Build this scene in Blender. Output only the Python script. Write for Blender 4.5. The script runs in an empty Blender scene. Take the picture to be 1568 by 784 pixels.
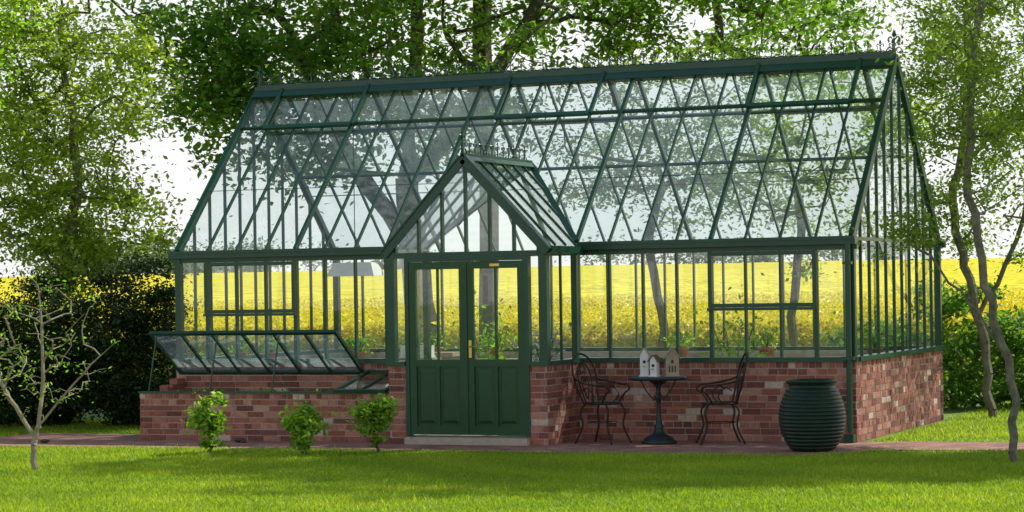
import bpy, math, random
import numpy as np
from mathutils import Vector, Matrix
random.seed(7)
RNG = np.random.default_rng(11)
scene = bpy.context.scene
scene.view_settings.view_transform = 'Standard'
scene.view_settings.look = 'None'
scene.view_settings.exposure = 0

# ------------------------------------------------------------ materials
def new_mat(name):
    m = bpy.data.materials.new(name); m.use_nodes = True
    nt = m.node_tree
    for n in list(nt.nodes): nt.nodes.remove(n)
    out = nt.nodes.new('ShaderNodeOutputMaterial')
    return m, nt, out
def N(nt, t, **kw):
    n = nt.nodes.new(t)
    for k, v in kw.items(): setattr(n, k, v)
    return n
def ramp(nt, stops):
    r = N(nt, 'ShaderNodeValToRGB')
    el = r.color_ramp.elements
    while len(el) < len(stops): el.new(0.5)
    for e, (p, c) in zip(el, stops):
        e.position = p; e.color = (c[0], c[1], c[2], 1)
    return r
def noise(nt, scale, detail=4, rough=0.6, coord='Object'):
    tc = N(nt, 'ShaderNodeTexCoord')
    n = N(nt, 'ShaderNodeTexNoise'); n.inputs['Scale'].default_value = scale
    n.inputs['Detail'].default_value = detail; n.inputs['Roughness'].default_value = rough
    nt.links.new(tc.outputs[coord], n.inputs['Vector'])
    return n
def simple(name, c1, c2, scale=20, rough=0.6, metal=0.0, bump=0.0, spec=0.5, coat=0.0):
    m, nt, out = new_mat(name)
    b = N(nt, 'ShaderNodeBsdfPrincipled')
    n = noise(nt, scale)
    r = ramp(nt, [(0.3, c1), (0.7, c2)])
    nt.links.new(n.outputs['Fac'], r.inputs['Fac'])
    nt.links.new(r.outputs['Color'], b.inputs['Base Color'])
    b.inputs['Roughness'].default_value = rough
    b.inputs['Metallic'].default_value = metal
    b.inputs['Specular IOR Level'].default_value = spec
    b.inputs['Coat Weight'].default_value = coat
    if bump > 0:
        bp = N(nt, 'ShaderNodeBump'); bp.inputs['Strength'].default_value = bump
        bp.inputs['Distance'].default_value = 0.01
        nt.links.new(n.outputs['Fac'], bp.inputs['Height'])
        nt.links.new(bp.outputs['Normal'], b.inputs['Normal'])
    nt.links.new(b.outputs[0], out.inputs[0])
    return m
def leaf_mat(name, stops, trans=0.45, tmul=2.0):
    m, nt, out = new_mat(name)
    at = N(nt, 'ShaderNodeAttribute'); at.attribute_name = 'v'
    r = ramp(nt, stops)
    nt.links.new(at.outputs['Fac'], r.inputs['Fac'])
    b = N(nt, 'ShaderNodeBsdfPrincipled'); b.inputs['Roughness'].default_value = 0.45
    b.inputs['Specular IOR Level'].default_value = 0.35
    nt.links.new(r.outputs['Color'], b.inputs['Base Color'])
    t = N(nt, 'ShaderNodeBsdfTranslucent')
    mx = N(nt, 'ShaderNodeMix', data_type='RGBA', blend_type='MULTIPLY')
    mx.inputs['Factor'].default_value = 1
    nt.links.new(r.outputs['Color'], mx.inputs[6])
    mx.inputs[7].default_value = (tmul * 1.2, tmul * 1.2, tmul * 0.5, 1)
    nt.links.new(mx.outputs[2], t.inputs['Color'])
    ms = N(nt, 'ShaderNodeMixShader'); ms.inputs[0].default_value = trans
    nt.links.new(b.outputs[0], ms.inputs[1]); nt.links.new(t.outputs[0], ms.inputs[2])
    nt.links.new(ms.outputs[0], out.inputs[0])
    return m
def attr_mat(name, stops, nscale=30, rough=0.85, bump=0.4):
    m, nt, out = new_mat(name)
    at = N(nt, 'ShaderNodeAttribute'); at.attribute_name = 'v'
    r = ramp(nt, stops)
    nt.links.new(at.outputs['Fac'], r.inputs['Fac'])
    n = noise(nt, nscale, 6, 0.7)
    r2 = ramp(nt, [(0.25, (0.6, 0.55, 0.55)), (0.75, (1.25, 1.2, 1.15))])
    nt.links.new(n.outputs['Fac'], r2.inputs['Fac'])
    mx = N(nt, 'ShaderNodeMix', data_type='RGBA', blend_type='MULTIPLY'); mx.inputs['Factor'].default_value = 1
    nt.links.new(r.outputs['Color'], mx.inputs[6]); nt.links.new(r2.outputs['Color'], mx.inputs[7])
    n3 = noise(nt, 1.6, 5, 0.7)
    r3 = ramp(nt, [(0.3, (0.72, 0.70, 0.68)), (0.7, (1.15, 1.15, 1.15))])
    nt.links.new(n3.outputs['Fac'], r3.inputs['Fac'])
    mx2 = N(nt, 'ShaderNodeMix', data_type='RGBA', blend_type='MULTIPLY'); mx2.inputs['Factor'].default_value = 1
    nt.links.new(mx.outputs[2], mx2.inputs[6]); nt.links.new(r3.outputs['Color'], mx2.inputs[7])
    b = N(nt, 'ShaderNodeBsdfPrincipled'); b.inputs['Roughness'].default_value = rough
    nt.links.new(mx2.outputs[2], b.inputs['Base Color'])
    bp = N(nt, 'ShaderNodeBump'); bp.inputs['Strength'].default_value = bump; bp.inputs['Distance'].default_value = 0.006
    nt.links.new(n.outputs['Fac'], bp.inputs['Height']); nt.links.new(bp.outputs['Normal'], b.inputs['Normal'])
    nt.links.new(b.outputs[0], out.inputs[0])
    return m
def glass_mat(name, haze=0.05, tint=(0.95, 0.98, 0.965), refl=2.0):
    """thin pane: Schlick reflection that is the same from both sides, plus a film of dust and a painted whitish sky veil"""
    m, nt, out = new_mat(name)
    tr = N(nt, 'ShaderNodeBsdfTransparent'); tr.inputs[0].default_value = (*tint, 1)
    gl = N(nt, 'ShaderNodeBsdfGlossy'); gl.inputs['Roughness'].default_value = 0.015
    gl.inputs[0].default_value = (1, 1, 1, 1)
    nb = noise(nt, 1.3, 2, 0.5)
    bp = N(nt, 'ShaderNodeBump'); bp.inputs['Strength'].default_value = 0.05; bp.inputs['Distance'].default_value = 0.02
    nt.links.new(nb.outputs['Fac'], bp.inputs['Height']); nt.links.new(bp.outputs['Normal'], gl.inputs['Normal'])
    g = N(nt, 'ShaderNodeNewGeometry')
    dt = N(nt, 'ShaderNodeVectorMath', operation='DOT_PRODUCT')
    nt.links.new(g.outputs['Normal'], dt.inputs[0]); nt.links.new(g.outputs['Incoming'], dt.inputs[1])
    ab = N(nt, 'ShaderNodeMath', operation='ABSOLUTE'); nt.links.new(dt.outputs['Value'], ab.inputs[0])
    om = N(nt, 'ShaderNodeMath', operation='SUBTRACT'); om.inputs[0].default_value = 1; nt.links.new(ab.outputs[0], om.inputs[1])
    pw = N(nt, 'ShaderNodeMath', operation='POWER'); pw.inputs[1].default_value = 5; nt.links.new(om.outputs[0], pw.inputs[0])
    ma = N(nt, 'ShaderNodeMath', operation='MULTIPLY_ADD'); ma.inputs[1].default_value = 0.9; ma.inputs[2].default_value = 0.04*refl; ma.use_clamp = True
    nt.links.new(pw.outputs[0], ma.inputs[0])
    ms = N(nt, 'ShaderNodeMixShader')
    nt.links.new(ma.outputs[0], ms.inputs[0]); nt.links.new(tr.outputs[0], ms.inputs[1]); nt.links.new(gl.outputs[0], ms.inputs[2])
    df = N(nt, 'ShaderNodeBsdfTranslucent'); df.inputs[0].default_value = (0.70, 0.82, 0.84, 1)  # pale bluish film paints a sky veil into the glass along with dust
    n2 = noise(nt, 3.0, 5, 0.7)
    mr = N(nt, 'ShaderNodeMapRange'); mr.inputs['From Min'].default_value = 0.3; mr.inputs['From Max'].default_value = 0.75
    mr.inputs['To Min'].default_value = haze * 0.4; mr.inputs['To Max'].default_value = haze * 1.6
    nt.links.new(n2.outputs['Fac'], mr.inputs['Value'])
    m2 = N(nt, 'ShaderNodeMixShader')
    nt.links.new(mr.outputs[0], m2.inputs[0]); nt.links.new(ms.outputs[0], m2.inputs[1]); nt.links.new(df.outputs[0], m2.inputs[2])
    nt.links.new(m2.outputs[0], out.inputs[0])
    return m

M_paint = simple('green_paint', (0.006, 0.050, 0.027), (0.011, 0.070, 0.038), 6, 0.30, bump=0.03)
M_paint_door = simple('green_paint_door', (0.008, 0.055, 0.015), (0.014, 0.075, 0.022), 9, 0.42, bump=0.05)
M_glass = glass_mat('wall_glass', 0.02, (0.97, 0.99, 0.97), 1.6)
M_roofglass = glass_mat('roof_glass', 0.08, (0.90, 0.96, 0.95), refl=2.6)
M_lidglass = glass_mat('lid_glass', 0.22, refl=2.5)
M_brick = attr_mat('brick', [(0.0, (0.17, 0.06, 0.045)), (0.3, (0.32, 0.11, 0.075)), (0.6, (0.42, 0.165, 0.11)), (0.85, (0.50, 0.26, 0.19)), (1.0, (0.62, 0.49, 0.40))], 28)
M_mortar = simple('mortar', (0.36, 0.31, 0.27), (0.48, 0.42, 0.37), 25, 0.95, bump=0.4)
M_stone = simple('stone', (0.40, 0.33, 0.25), (0.52, 0.45, 0.36), 14, 0.9, bump=0.3)
M_floor = simple('floor_stone', (0.26, 0.24, 0.21), (0.36, 0.33, 0.29), 3, 0.9)
M_soil = simple('soil', (0.045, 0.030, 0.02), (0.10, 0.07, 0.05), 18, 0.95, bump=0.8)
M_iron = simple('dark_iron', (0.015, 0.014, 0.014), (0.05, 0.035, 0.028), 40, 0.5, metal=0.5)
M_ironb = simple('table_iron', (0.02, 0.035, 0.04), (0.04, 0.05, 0.05), 40, 0.45, metal=0.4)
M_brass = simple('brass', (0.6, 0.42, 0.12), (0.7, 0.5, 0.18), 40, 0.3, metal=0.9)
M_pot = simple('green_glaze', (0.004, 0.018, 0.010), (0.010, 0.034, 0.020), 7, 0.38, bump=0.1, spec=0.35)
M_terra = simple('terracotta', (0.35, 0.13, 0.07), (0.45, 0.19, 0.1), 12, 0.85)
M_wood = simple('grey_wood', (0.28, 0.22, 0.15), (0.42, 0.34, 0.24), 12, 0.85, bump=0.2)
M_white = simple('white_paint', (0.7, 0.69, 0.65), (0.8, 0.79, 0.76), 12, 0.6)
M_roofbrown = simple('shingle_brown', (0.12, 0.07, 0.05), (0.22, 0.13, 0.09), 30, 0.9, bump=0.3)
M_bark = simple('bark', (0.05, 0.038, 0.028), (0.14, 0.11, 0.08), 14, 0.95, bump=0.9)
M_barkgrey = simple('bark_lichen', (0.08, 0.075, 0.05), (0.22, 0.20, 0.14), 12, 0.95, bump=0.9)
M_barkpale = simple('bark_pale', (0.24, 0.19, 0.12), (0.42, 0.35, 0.24), 16, 0.9, bump=0.6)
M_leafbig = leaf_mat('leaf_lime', [(0, (0.035, 0.085, 0.014)), (0.5, (0.075, 0.16, 0.024)), (1, (0.13, 0.22, 0.038))], 0.55, 2.3)
M_leafpale = leaf_mat('leaf_pale', [(0, (0.12, 0.19, 0.022)), (0.6, (0.21, 0.29, 0.04)), (0.88, (0.28, 0.34, 0.08)), (1, (0.6, 0.56, 0.42))], 0.55, 2.1)
M_leafbright = leaf_mat('leaf_bright', [(0, (0.08, 0.18, 0.015)), (1, (0.18, 0.33, 0.03))], 0.55, 2.2)
M_leafapple = leaf_mat('leaf_apple', [(0, (0.08, 0.14, 0.02)), (1, (0.18, 0.26, 0.045))], 0.55, 2.2)
M_leafdark = leaf_mat('leaf_dark', [(0, (0.008, 0.022, 0.006)), (1, (0.04, 0.08, 0.016))], 0.2)
M_leaflaurel = leaf_mat('leaf_laurel', [(0, (0.09, 0.19, 0.015)), (0.6, (0.19, 0.34, 0.03)), (1, (0.36, 0.48, 0.08))], 0.45, 1.7)
M_grass = leaf_mat('grass_blade', [(0, (0.12, 0.20, 0.013)), (0.6, (0.22, 0.32, 0.022)), (1, (0.40, 0.44, 0.055))], 0.5, 1.8)
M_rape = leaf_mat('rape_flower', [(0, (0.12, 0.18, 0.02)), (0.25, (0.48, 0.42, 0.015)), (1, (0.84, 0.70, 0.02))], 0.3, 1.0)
M_flower = leaf_mat('flower_blue', [(0, (0.05, 0.12, 0.03)), (0.55, (0.1, 0.18, 0.05)), (0.6, (0.3, 0.28, 0.6)), (1, (0.45, 0.4, 0.7))], 0.3, 1.0)

# ------------------------------------------------------------ mesh builder
class MB:
    def __init__(s): s.v = []; s.f = []; s.val = []
    def add(s, vs, fs, val=0.5):
        o = len(s.v); s.v += [tuple(p) for p in vs]
        for f in fs: s.f.append([i + o for i in f]); s.val.append(val)
    def obox(s, o, u, v, w, val=0.5):
        o, u, v, w = map(Vector, (o, u, v, w))
        P = [o, o+u, o+u+v, o+v, o+w, o+u+w, o+u+v+w, o+v+w]
        s.add(P, [(0,3,2,1),(4,5,6,7),(0,1,5,4),(1,2,6,5),(2,3,7,6),(3,0,4,7)], val)
    def box(s, x0, x1, y0, y1, z0, z1, val=0.5):
        s.obox((x0,y0,z0), (x1-x0,0,0), (0,y1-y0,0), (0,0,z1-z0), val)
    def bar(s, p, q, w, d, n=(0,0,1), val=0.5):
        p = Vector(p); q = Vector(q); a = (q-p); n = Vector(n)
        t = a.normalized(); side = t.cross(n).normalized(); nn = side.cross(t).normalized()
        s.obox(p - side*w/2 - nn*d/2, a, side*w, nn*d, val)
    def tube(s, pts, r, seg=6, val=0.5, close=False):
        pts = [Vector(p) for p in pts]; n = len(pts)
        rr = r if isinstance(r, (list, tuple)) else [r]*n
        o = len(s.v); up = Vector((0.13, 0.21, 0.97))
        prev = None
        for i, p in enumerate(pts):
            if close: t = (pts[(i+1) % n] - pts[i-1])
            else: t = pts[min(i+1, n-1)] - pts[max(i-1, 0)]
            t.normalize()
            if prev is None:
                a = t.cross(up)
                if a.length < 1e-3: a = t.cross(Vector((1,0,0)))
            else: a = prev - t*prev.dot(t)
            a.normalize(); prev = a; b = t.cross(a)
            for k in range(seg):
                an = 2*math.pi*k/seg
                s.v.append(tuple(p + (a*math.cos(an) + b*math.sin(an))*rr[i]))
        m = n if close else n-1
        for i in range(m):
            j = (i+1) % n
            for k in range(seg):
                k2 = (k+1) % seg
                s.f.append([o+i*seg+k, o+i*seg+k2, o+j*seg+k2, o+j*seg+k]); s.val.append(val)
        if not close:
            s.f.append([o+k for k in range(seg)][::-1]); s.val.append(val)
            s.f.append([o+(n-1)*seg+k for k in range(seg)]); s.val.append(val)
    def lathe(s, prof, c, seg=32, val=0.5):
        o = len(s.v)
        for r, z in prof:
            for k in range(seg):
                a = 2*math.pi*k/seg
                s.v.append((c[0]+r*math.cos(a), c[1]+r*math.sin(a), c[2]+z))
        for i in range(len(prof)-1):
            for k in range(seg):
                k2 = (k+1) % seg
                s.f.append([o+i*seg+k, o+i*seg+k2, o+(i+1)*seg+k2, o+(i+1)*seg+k]); s.val.append(val)
    def obj(s, name, mat, parent=None, smooth=False):
        me = bpy.data.meshes.new(name); me.from_pydata(s.v, [], s.f)
        at = me.attributes.new('v', 'FLOAT', 'FACE'); at.data.foreach_set('value', s.val)
        me.materials.append(mat)
        if smooth: me.polygons.foreach_set('use_smooth', [True]*len(me.polygons))
        ob = bpy.data.objects.new(name, me); scene.collection.objects.link(ob)
        if parent: ob.parent = parent
        return ob
def empty(name):
    e = bpy.data.objects.new(name, None); scene.collection.objects.link(e); return e
def smooth_pts(pts, k=6, close=False):
    P = [Vector(p) for p in pts]; n = len(P); out = []
    rng = range(n if close else n-1)
    for i in rng:
        if close: a,b,c,d = P[i-1], P[i], P[(i+1)%n], P[(i+2)%n]
        else: a,b,c,d = P[max(i-1,0)], P[i], P[i+1], P[min(i+2,n-1)]
        for j in range(k):
            t = j/k
            out.append(0.5*((2*b)+(c-a)*t+(2*a-5*b+4*c-d)*t*t+(3*b-a-3*c+d)*t**3))
    if not close: out.append(P[-1])
    return out
def np_obj(name, V, K, val, mat, parent=None):
    nf = len(V)//K
    me = bpy.data.meshes.new(name)
    me.vertices.add(len(V)); me.vertices.foreach_set('co', V.astype(np.float32).ravel())
    me.loops.add(nf*K); me.loops.foreach_set('vertex_index', np.arange(nf*K, dtype=np.int32))
    me.polygons.add(nf); me.polygons.foreach_set('loop_start', np.arange(0, nf*K, K, dtype=np.int32))
    me.update(calc_edges=True)
    at = me.attributes.new('v', 'FLOAT', 'FACE'); at.data.foreach_set('value', val.astype(np.float32))
    me.materials.append(mat)
    ob = bpy.data.objects.new(name, me); scene.collection.objects.link(ob)
    if parent: ob.parent = parent
    return ob
def leaf_geo(P, size, rng, flat=0.5, aspect=0.55):
    n = len(P)
    nr = rng.normal(size=(n,3)); nr[:,2] += flat*2*np.sign(rng.random(n)-0.2)
    nr /= np.linalg.norm(nr, axis=1)[:,None]
    a = rng.normal(size=(n,3)); a[:,2] -= 0.3
    a -= nr*np.sum(a*nr, axis=1)[:,None]; a /= np.linalg.norm(a, axis=1)[:,None]
    b = np.cross(nr, a)
    s = (size*(0.6+0.8*rng.random(n)))[:,None]
    V = np.empty((n,4,3))
    V[:,0] = P - a*s*0.5
    V[:,1] = P + b*s*aspect*0.5 - a*s*0.05 + nr*s*0.06
    V[:,2] = P + a*s*0.55
    V[:,3] = P - b*s*aspect*0.5 - a*s*0.05 + nr*s*0.06
    return V.reshape(-1,3)

# ------------------------------------------------------------ trees
def make_tree(name, trunks, ells, leaves, lsize, clump_r, base_r, bark, leafm, seed, tip=0.008, twig_leaves=0, flat=0.7, up=0.6, jit=0.09, wob=0.12):
    rng = np.random.default_rng(seed)
    root = empty(name)
    MAX = 40000
    pos = np.zeros((MAX,3)); par = [-1]*MAX; n = 0
    for tr in trunks:
        pts = smooth_pts(tr, 5)
        last = -1
        if n > 0:
            d = np.linalg.norm(pos[:n]-np.array(pts[0]), axis=1); last = int(np.argmin(d))
        for p in pts:
            pos[n] = np.array(p) + (rng.normal(size=3)*jit*0.22 if last >= 0 else 0); par[n] = last; last = n; n += 1
    n_tr = n
    C = []
    for (c, r, k) in ells:
        d = rng.normal(size=(k,3)); d /= np.linalg.norm(d, axis=1)[:,None]
        rad = rng.random(k)**0.42
        C.append(np.array(c) + d*np.array(r)*rad[:,None])
    C = np.concatenate(C)
    dt = np.min(np.linalg.norm(C[:,None]-pos[None,:n_tr], axis=2), axis=1)
    C = C[np.argsort(dt)]
    ends = []
    for c in C:
        dv = pos[:n]-c
        cost = np.linalg.norm(dv, axis=1) + up*np.maximum(0, dv[:,2])
        i = int(np.argmin(cost)); st = pos[i].copy(); L = np.linalg.norm(c-st)
        k = max(2, int(L/0.28)); last = i
        off = rng.normal(size=3)*L*wob; off[2] += L*0.08
        for j in range(1, k+1):
            t = j/k
            p = st*(1-t)+c*t + off*math.sin(math.pi*t)
            if j < k: p = p + rng.normal(size=3)*jit*0.3
            pos[n] = p; par[n] = last; last = n; n += 1
        ends.append(last)
    w = np.zeros(n)
    for e in ends: w[e] += 1
    for i in range(n-1, -1, -1):
        w[i] = max(w[i], 1)
        if par[i] >= 0: w[par[i]] += w[i]
    e = math.log(base_r/tip)/math.log(max(w.max(), 3))
    R = tip*w**e
    ch = np.array([i for i in range(n) if par[i] >= 0]); pr = np.array([par[i] for i in ch])
    A = pos[pr]; B = pos[ch]; ra = np.minimum(R[pr], R[ch]*1.35); rb = R[ch]
    t = B-A; t /= (np.linalg.norm(t, axis=1)[:,None]+1e-9)
    ref = np.tile(np.array([[0.31,0.87,0.38]]), (len(t),1))
    s1 = np.cross(t, ref); s1 /= np.linalg.norm(s1, axis=1)[:,None]; s2 = np.cross(t, s1)
    SEG = 7; quads = []
    for k in range(SEG):
        a0 = 2*math.pi*k/SEG; a1 = 2*math.pi*(k+1)/SEG
        d0 = s1*math.cos(a0)+s2*math.sin(a0); d1 = s1*math.cos(a1)+s2*math.sin(a1)
        Bx = B + t*0.01
        q = np.stack([A+d0*ra[:,None], A+d1*ra[:,None], Bx+d1*rb[:,None], Bx+d0*rb[:,None]], axis=1)
        quads.append(q)
    Q = np.concatenate(quads).reshape(-1,3)
    np_obj('trunk_and_limbs', Q, 4, np.full(len(Q)//4, 0.5), bark, root)
    P = []; Vv = []
    for c in C:
        k = max(1, int(leaves*(0.5+rng.random())))
        cr = clump_r*(0.6+0.8*rng.random())
        p = c + rng.normal(size=(k,3))*np.array([cr, cr, cr*0.6])*0.6
        P.append(p); Vv.append(np.clip(rng.random()*0.45 + rng.random(k)*0.55, 0, 1))
    if twig_leaves:
        idx = rng.integers(n_tr, n, twig_leaves)
        P.append(pos[idx] + rng.normal(size=(twig_leaves,3))*0.06); Vv.append(rng.random(twig_leaves))
    P = np.concatenate(P); Vv = np.concatenate(Vv)
    keep = P[:,2] > 0.02
    P = P[keep]; Vv = Vv[keep]
    np_obj('foliage', leaf_geo(P, lsize, rng, flat), 4, Vv, leafm, root)
    return root

# ------------------------------------------------------------ terrain
def gh(y):
    y = np.asarray(y, float)
    return np.where(y < 12, 0, np.where(y < 560, 0.0125*(y-12), 0.0125*548 - 0.004*(y-560)))
def grid(name, xs, ys, zf, mat):
    X, Y = np.meshgrid(xs, ys); Z = zf(X, Y)
    V = np.stack([X, Y, Z], -1).reshape(-1,3); nx = len(xs); F = []
    for j in range(len(ys)-1):
        for i in range(nx-1):
            a = j*nx+i; F.append((a, a+1, a+nx+1, a+nx))
    me = bpy.data.meshes.new(name); me.from_pydata(V.tolist(), [], F); me.materials.append(mat)
    me.polygons.foreach_set('use_smooth', [True]*len(F))
    ob = bpy.data.objects.new(name, me); scene.collection.objects.link(ob); return ob
m, nt, out = new_mat('lawn_ground')
b = N(nt, 'ShaderNodeBsdfPrincipled'); b.inputs['Roughness'].default_value = 0.95
n1 = noise(nt, 1.2, 8, 0.7); r1 = ramp(nt, [(0.3, (0.07, 0.12, 0.012)), (0.55, (0.13, 0.20, 0.018)), (0.75, (0.22, 0.26, 0.035))])
nt.links.new(n1.outputs['Fac'], r1.inputs['Fac'])
geo = N(nt, 'ShaderNodeNewGeometry'); sp = N(nt, 'ShaderNodeSeparateXYZ'); nt.links.new(geo.outputs['Position'], sp.inputs[0])
mr = N(nt, 'ShaderNodeMapRange'); mr.inputs['From Min'].default_value = 418; mr.inputs['From Max'].default_value = 425
nt.links.new(sp.outputs['Y'], mr.inputs['Value'])
mx = N(nt, 'ShaderNodeMix', data_type='RGBA'); nt.links.new(mr.outputs[0], mx.inputs['Factor'])
nt.links.new(r1.outputs['Color'], mx.inputs[6]); mx.inputs[7].default_value = (0.40, 0.34, 0.24, 1)
nt.links.new(mx.outputs[2], b.inputs['Base Color']); nt.links.new(b.outputs[0], out.inputs[0])
M_ground = m
xs = np.concatenate([np.linspace(-1500,-60,20), np.linspace(-50,50,40), np.linspace(60,1500,20)])
ys = np.concatenate([np.linspace(-200,-30,8), np.linspace(-25,40,50), np.linspace(50,600,40), np.linspace(700,2500,12)])
grid('ground', xs, ys, lambda X,Y: gh(Y)*1.0 + 0*X, M_ground)

m, nt, out = new_mat('rape_crop')
b = N(nt, 'ShaderNodeBsdfPrincipled'); b.inputs['Roughness'].default_value = 0.9
n1 = noise(nt, 0.8, 12, 0.8)
r1 = ramp(nt, [(0.34, (0.20, 0.26, 0.02)), (0.46, (0.50, 0.45, 0.02)), (0.58, (0.82, 0.68, 0.015))])
nt.links.new(n1.outputs['Fac'], r1.inputs['Fac']); nt.links.new(r1.outputs['Color'], b.inputs['Base Color'])
b.inputs['Specular IOR Level'].default_value = 0.1
nt.links.new(b.outputs[0], out.inputs[0]); M_crop = m
ys = np.concatenate([[14.0, 14.02], np.linspace(14.4, 60, 110), np.geomspace(62, 418, 40)])
xs = np.concatenate([np.linspace(-330,-40,30), np.linspace(-38,26,150), np.linspace(30,200,14)])
def cropz(X, Y):
    z = gh(Y) + 0.80 + 0.04*np.sin(X*1.7+Y*0.6)*np.sin(Y*1.3-X*0.4) + RNG.normal(size=X.shape)*0.035
    return np.where(Y < 14.01, 0.02, z)
grid('rapeseed_field', xs, ys, cropz, M_crop)
k = 120000
yy = 14 + 36*RNG.random(k)**1.6
yy[:30000] = 13.85 + 0.5*RNG.random(30000)
xx = -1.2 - 0.416*(yy-14) + (RNG.random(k)*2-1)*(11+0.3*(yy-14))
edge = yy < 14.4
zz = gh(yy) + np.where(edge, 0.15+0.95*RNG.random(k)**0.7, 0.80+0.25*RNG.random(k))
P = np.stack([xx, yy, zz], 1)
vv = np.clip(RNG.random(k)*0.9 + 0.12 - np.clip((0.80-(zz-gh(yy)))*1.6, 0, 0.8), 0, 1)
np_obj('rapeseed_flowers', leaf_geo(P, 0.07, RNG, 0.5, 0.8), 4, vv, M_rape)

# distant trees
P = []; V_ = []
for i in range(46):
    x = random.uniform(-300, -95)
    if random.random() < 0.45: x = random.uniform(-285, -225)
    y = 430 + random.uniform(-3, 25); hgt = random.uniform(2.5, 7) if x > -220 else random.uniform(4, 9)
    q = RNG.normal(size=(420,3))*np.array([hgt*0.5, hgt*0.3, hgt*0.28]) + np.array([x, y, 5.2+hgt*0.5])
    P.append(q); V_.append(RNG.random(420))
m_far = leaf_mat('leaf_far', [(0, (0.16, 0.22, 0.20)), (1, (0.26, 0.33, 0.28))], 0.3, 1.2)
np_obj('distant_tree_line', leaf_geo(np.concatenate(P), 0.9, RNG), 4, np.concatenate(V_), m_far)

# paving
def polyobj(name, pts, z, mat):
    me = bpy.data.meshes.new(name); me.from_pydata([(x,y,z) for x,y in pts], [], [list(range(len(pts)))]); me.materials.append(mat)
    ob = bpy.data.objects.new(name, me); scene.collection.objects.link(ob); return ob
m, nt, out = new_mat('brick_paving')
tc = N(nt, 'ShaderNodeTexCoord'); bt = N(nt, 'ShaderNodeTexBrick')
bt.inputs['Scale'].default_value = 1; bt.inputs['Brick Width'].default_value = 0.21; bt.inputs['Row Height'].default_value = 0.105
bt.inputs['Mortar Size'].default_value = 0.006; bt.inputs['Color1'].default_value = (0.44, 0.23, 0.18, 1); bt.inputs['Color2'].default_value = (0.28, 0.12, 0.10, 1)
bt.inputs['Mortar'].default_value = (0.16, 0.13, 0.09, 1)
nt.links.new(tc.outputs['Object'], bt.inputs['Vector'])
n1 = noise(nt, 2.5, 7, 0.7); r1 = ramp(nt, [(0.3, (0.6, 0.6, 0.55)), (0.7, (1.2, 1.15, 1.1))]); nt.links.new(n1.outputs['Fac'], r1.inputs['Fac'])
mx = N(nt, 'ShaderNodeMix', data_type='RGBA', blend_type='MULTIPLY'); mx.inputs['Factor'].default_value = 1
nt.links.new(bt.outputs['Color'], mx.inputs[6]); nt.links.new(r1.outputs['Color'], mx.inputs[7])
b = N(nt, 'ShaderNodeBsdfPrincipled'); b.inputs['Roughness'].default_value = 0.9
nt.links.new(mx.outputs[2], b.inputs['Base Color'])
bp = N(nt, 'ShaderNodeBump'); bp.inputs['Strength'].default_value = 0.5; bp.inputs['Distance'].default_value = 0.01
nt.links.new(bt.outputs['Fac'], bp.inputs['Height']); bp.invert = True; nt.links.new(bp.outputs['Normal'], b.inputs['Normal'])
nt.links.new(b.outputs[0], out.inputs[0]); M_pave = m
PATH = [(-2.2,-2.3),(-1.0,-2.45),(3,-2.3),(8.7,-2.25),(9.3,-1.2),(12,-0.75),(17,-0.6),(17,0.35),(9.2,0.2),(9.0,0.06),(-2.2,0.06)]
polyobj('brick_path', PATH, 0.006, M_pave)

# lawn blades
def in_poly(x, y, poly):
    c = np.zeros(len(x), bool); n = len(poly)
    for i in range(n):
        x0,y0 = poly[i]; x1,y1 = poly[i-1]
        cond = ((y0 > y) != (y1 > y)) & (x < (x1-x0)*(y-y0)/(y1-y0+1e-12)+x0)
        c ^= cond
    return c
def blades(regs):
    X=[];Y=[]
    for (x0,x1,y0,y1,n) in regs:
        X.append(RNG.uniform(x0,x1,n)); Y.append(RNG.uniform(y0,y1,n))
    x=np.concatenate(X); y=np.concatenate(Y)
    k = ~in_poly(x+RNG.normal(size=len(x))*0.04, y+RNG.normal(size=len(x))*0.07, PATH)
    k &= ~((x>-0.2)&(x<8.85)&(y>-1.2)&(y<4.6))
    return x[k], y[k]
x, y = blades([(-1,14,-13,-2.0,450000), (-7,0,-6,3,70000), (8.7,16,-2.3,9,70000)])
n = len(x)
patch = 0.5+0.5*np.sin(x*1.9+np.sin(y*1.3)*2)*np.sin(y*2.3+np.cos(x*0.9)*2)
hgt = 0.022+0.03*RNG.random(n)*(0.6+0.6*patch); tuft = RNG.random(n) < 0.01; hgt[tuft] *= 1.9
ang = RNG.random(n)*math.pi*2; wd = 0.0045+0.004*RNG.random(n)
V = np.empty((n,3,3))
base = np.stack([x,y,np.zeros(n)],1); sd = np.stack([np.cos(ang), np.sin(ang), np.zeros(n)],1)
V[:,0] = base - sd*wd[:,None]; V[:,1] = base + sd*wd[:,None]
V[:,2] = base + np.stack([RNG.normal(size=n)*0.024, RNG.normal(size=n)*0.024, hgt],1)
np_obj('lawn_grass', V.reshape(-1,3), 3, np.clip(0.35*patch+0.65*RNG.random(n),0,1), M_grass)

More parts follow.
